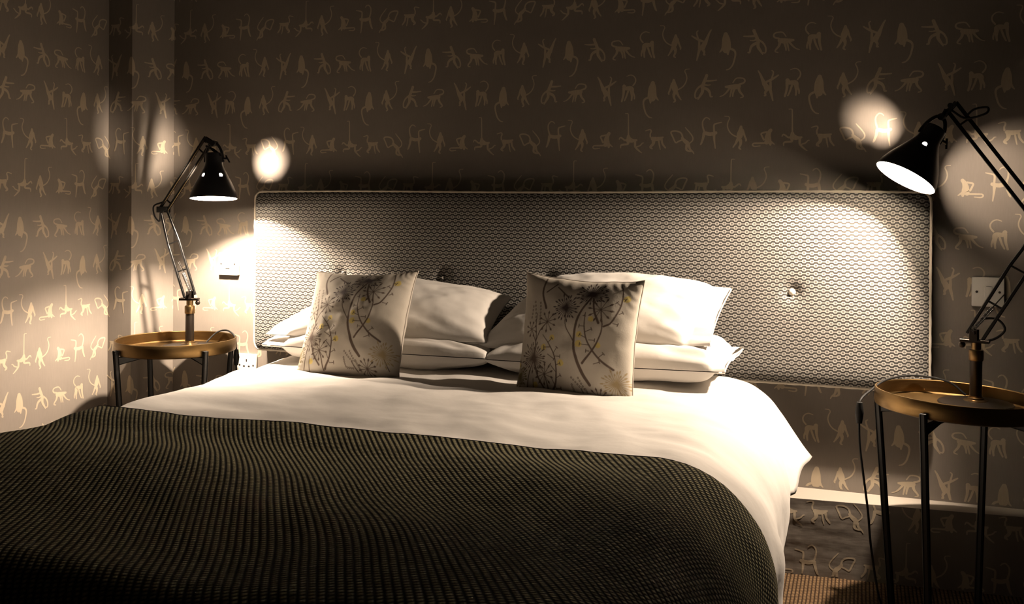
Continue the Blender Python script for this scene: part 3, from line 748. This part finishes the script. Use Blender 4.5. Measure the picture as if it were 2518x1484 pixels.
    for off, mi in ((0, 0), (.0016, 1)):
        Pp = rim + axis * H2[..., None] + (np.cos(T2)[..., None] * e1 + np.sin(T2)[..., None] * e2) * (Rr - off)[..., None]
        F = []
        for i in range(len(hs) - 1):
            for j in range(nt_):
                j2 = (j + 1) % nt_; q = ((i, j), (i, j2), (i + 1, j2), (i + 1, j))
                if any(dead[w] for w in q): continue
                ids = [w[0] * nt_ + w[1] for w in q]; F.append(ids if mi == 0 else ids[::-1])
        mb.add(Pp.reshape(-1, 3), F, mi)
    N_ = len(hs) * nt_
    mb.f += [[j, N_ + j, N_ + (j + 1) % nt_, (j + 1) % nt_] for j in range(nt_)]; mb.mi += [0] * nt_
    mb.keep = True
    rt_ = rs[-1] + .0003
    mb.lathe([(.0001, .1572), (rt_ - .0008, .1572)], rim, axis, 160, 1, e1); mb.lathe([(rt_, .1572), (rt_, .1582), (rt_ - .004, .1615), (.012, .163), (.0001, .163)], rim, axis, 160, 0, e1)
    mb.build('lamp_shade', [M['black'], M['shade_in']], th, angle=50)
    # bulb and its light
    bp = rim + axis * bulb_at[0] + e1 * bulb_at[1] + e2 * bulb_at[2]; bx = rim + axis * .135 - bp; bx /= np.linalg.norm(bx); bl = np.linalg.norm(rim + axis * .135 - bp)
    mb = MB(); mb.lathe([(.0001, .014), (.007, .0155), (.0115, .021), (.0130, .028), (.0115, .037), (.0090, .048), (.0085, .058), (.0001, .058)], bp, bx, 24); mb.build('bulb', M['bulb'], th)
    mb = MB(); mb.lathe([(.0001, .056), (.0100, .056), (.0115, .062), (.0115, bl + .012), (.0001, bl + .012)], bp, bx, 24); mb.build('bulb_holder', M['shade_in'], th)
    ld = bpy.data.lights.new('lamp_light', 'POINT'); ld.energy = energy; ld.color = LIGHT_COL; ld.shadow_soft_size = .015
    lo = bpy.data.objects.new('lamp_light', ld); C.objects.link(lo); lo.parent = th; lo.location = bp - base
    # cable: over the tray rim with an in-line switch, and slack loops at the joints
    P_ = smooth_path(cord, 8); mb = MB(); mb.tube(P_, .0031, 8); co = mb.build('cord', M['rubber'], th)
    a_, b_ = np.array(cord[sw_i]), np.array(cord[sw_i + 1]); dd = b_ - a_; L = np.linalg.norm(dd)
    mb = MB(); mb.lathe([(.0001, 0), (.0075, .001), (.0095, L * .25), (.0115, L * .5), (.0095, L * .75), (.0075, L - .001), (.0001, L)], a_, dd, 20); mb.build('inline_switch', M['rubber'], co)
    for lp in loops:
        mb = MB(); mb.tube(smooth_path(lp, 8), .0030, 8); mb.build('cable_loop', M['rubber'], th)
    return th
LIGHT_COL = (1., .79, .60)
EXPOSURE = 1.85
lamp('black articulated lamp on the far tray table in the corner, its shade pointing straight down',
     (-1.758, -.178, .568), (-1.758, -.178, .743), (-1.858, -.203, 1.073), (-1.620, -.262, 1.318),
     (-1.5777, -.2812, 1.1132), (-.0531, .0773, .9956), ((-44, .080, .0067), (60, .078, .0067), (150, .076, .0067), (240, .080, .0067)), (.056, -.006, -.010),
     [(-1.745, -.10, .574), (-1.731, -.062, .605), (-1.700, -.055, .617), (-1.650, -.085, .618), (-1.612, -.105, .600), (-1.597, -.118, .560), (-1.597, -.118, .500), (-1.59, -.12, .35), (-1.58, -.12, .2), (-1.60, -.14, .02)], 5,
     [[(-1.858, -.21, 1.10), (-1.888, -.22, 1.085), (-1.884, -.22, 1.05), (-1.866, -.215, 1.03), (-1.866, -.21, 1.065)], [(-1.62, -.27, 1.30), (-1.58, -.275, 1.285), (-1.555, -.275, 1.265), (-1.57, -.272, 1.27), (-1.61, -.265, 1.295)]], 44.)
lamp('black articulated lamp on the nearest tray table, its glowing shade tilted over the bed',
     (.861, -.256, .567), (.856, -.257, .738), (1.018, -.304, 1.049), (.797, -.238, 1.374),
     (.6801, -.2760, 1.1771), (.4787, .2175, .8506), ((0, .0895, .0048), (90, .0985, .0058), (250, .0965, .0066)), (.080, .020, -.020),
     [(.845, -.17, .576), (.800, -.150, .607), (.714, -.160, .620), (.640, -.245, .618), (.598, -.335, .603), (.567, -.404, .580), (.566, -.405, .523), (.570, -.403, .448), (.589, -.397, .297), (.599, -.394, .189), (.623, -.386, .05), (.66, -.37, .006), (.85, -.28, .005), (1.2, -.26, .005)], 5,
     [[(.797, -.24, 1.362), (.832, -.255, 1.338), (.878, -.27, 1.348), (.883, -.265, 1.365), (.852, -.26, 1.361), (.832, -.25, 1.343)], [(.872, -.262, .80), (.91, -.27, .80), (.928, -.275, .775), (.908, -.27, .75), (.872, -.26, .735)]], 36., .0848)


# ------------------------------------------------------------------ world, camera, view
w = bpy.data.worlds.new('night'); SC.world = w; w.use_nodes = True
bg = w.node_tree.nodes['Background']; bg.inputs[0].default_value = (.6, .75, 1, 1); bg.inputs[1].default_value = .004
cam = bpy.data.cameras.new('camera'); cam.sensor_width = 36.; cam.sensor_fit = 'HORIZONTAL'
cam.lens = 2373.29 / 2518 * 36; cam.shift_x = 0.; cam.shift_y = -(742 - 516.52) / 2518; cam.clip_start = .02
co = bpy.data.objects.new('camera', cam); C.objects.link(co)
Rv, Uv, Fv = Vector((.94087475, .33869447, .00638435)), Vector((-.00718445, .00110863, .99997358)), Vector((-.33867845, .94089576, -.00347641))
co.matrix_world = Matrix(((Rv.x, Uv.x, -Fv.x, .56282), (Rv.y, Uv.y, -Fv.y, -3.12435), (Rv.z, Uv.z, -Fv.z, 1.09091), (0, 0, 0, 1)))
SC.camera = co
SC.view_settings.view_transform = 'Standard'; SC.view_settings.look = 'None'; SC.view_settings.gamma = 1.; SC.view_settings.use_curve_mapping = False
SC.view_settings.exposure = EXPOSURE
SC.cycles.use_denoising = True; SC.cycles.denoiser = 'OPENIMAGEDENOISE'
SC.cycles.max_bounces = 8; SC.cycles.diffuse_bounces = 5; SC.cycles.glossy_bounces = 4
SC.cycles.sample_clamp_indirect = 4.; SC.cycles.caustics_reflective = False; SC.cycles.caustics_refractive = False
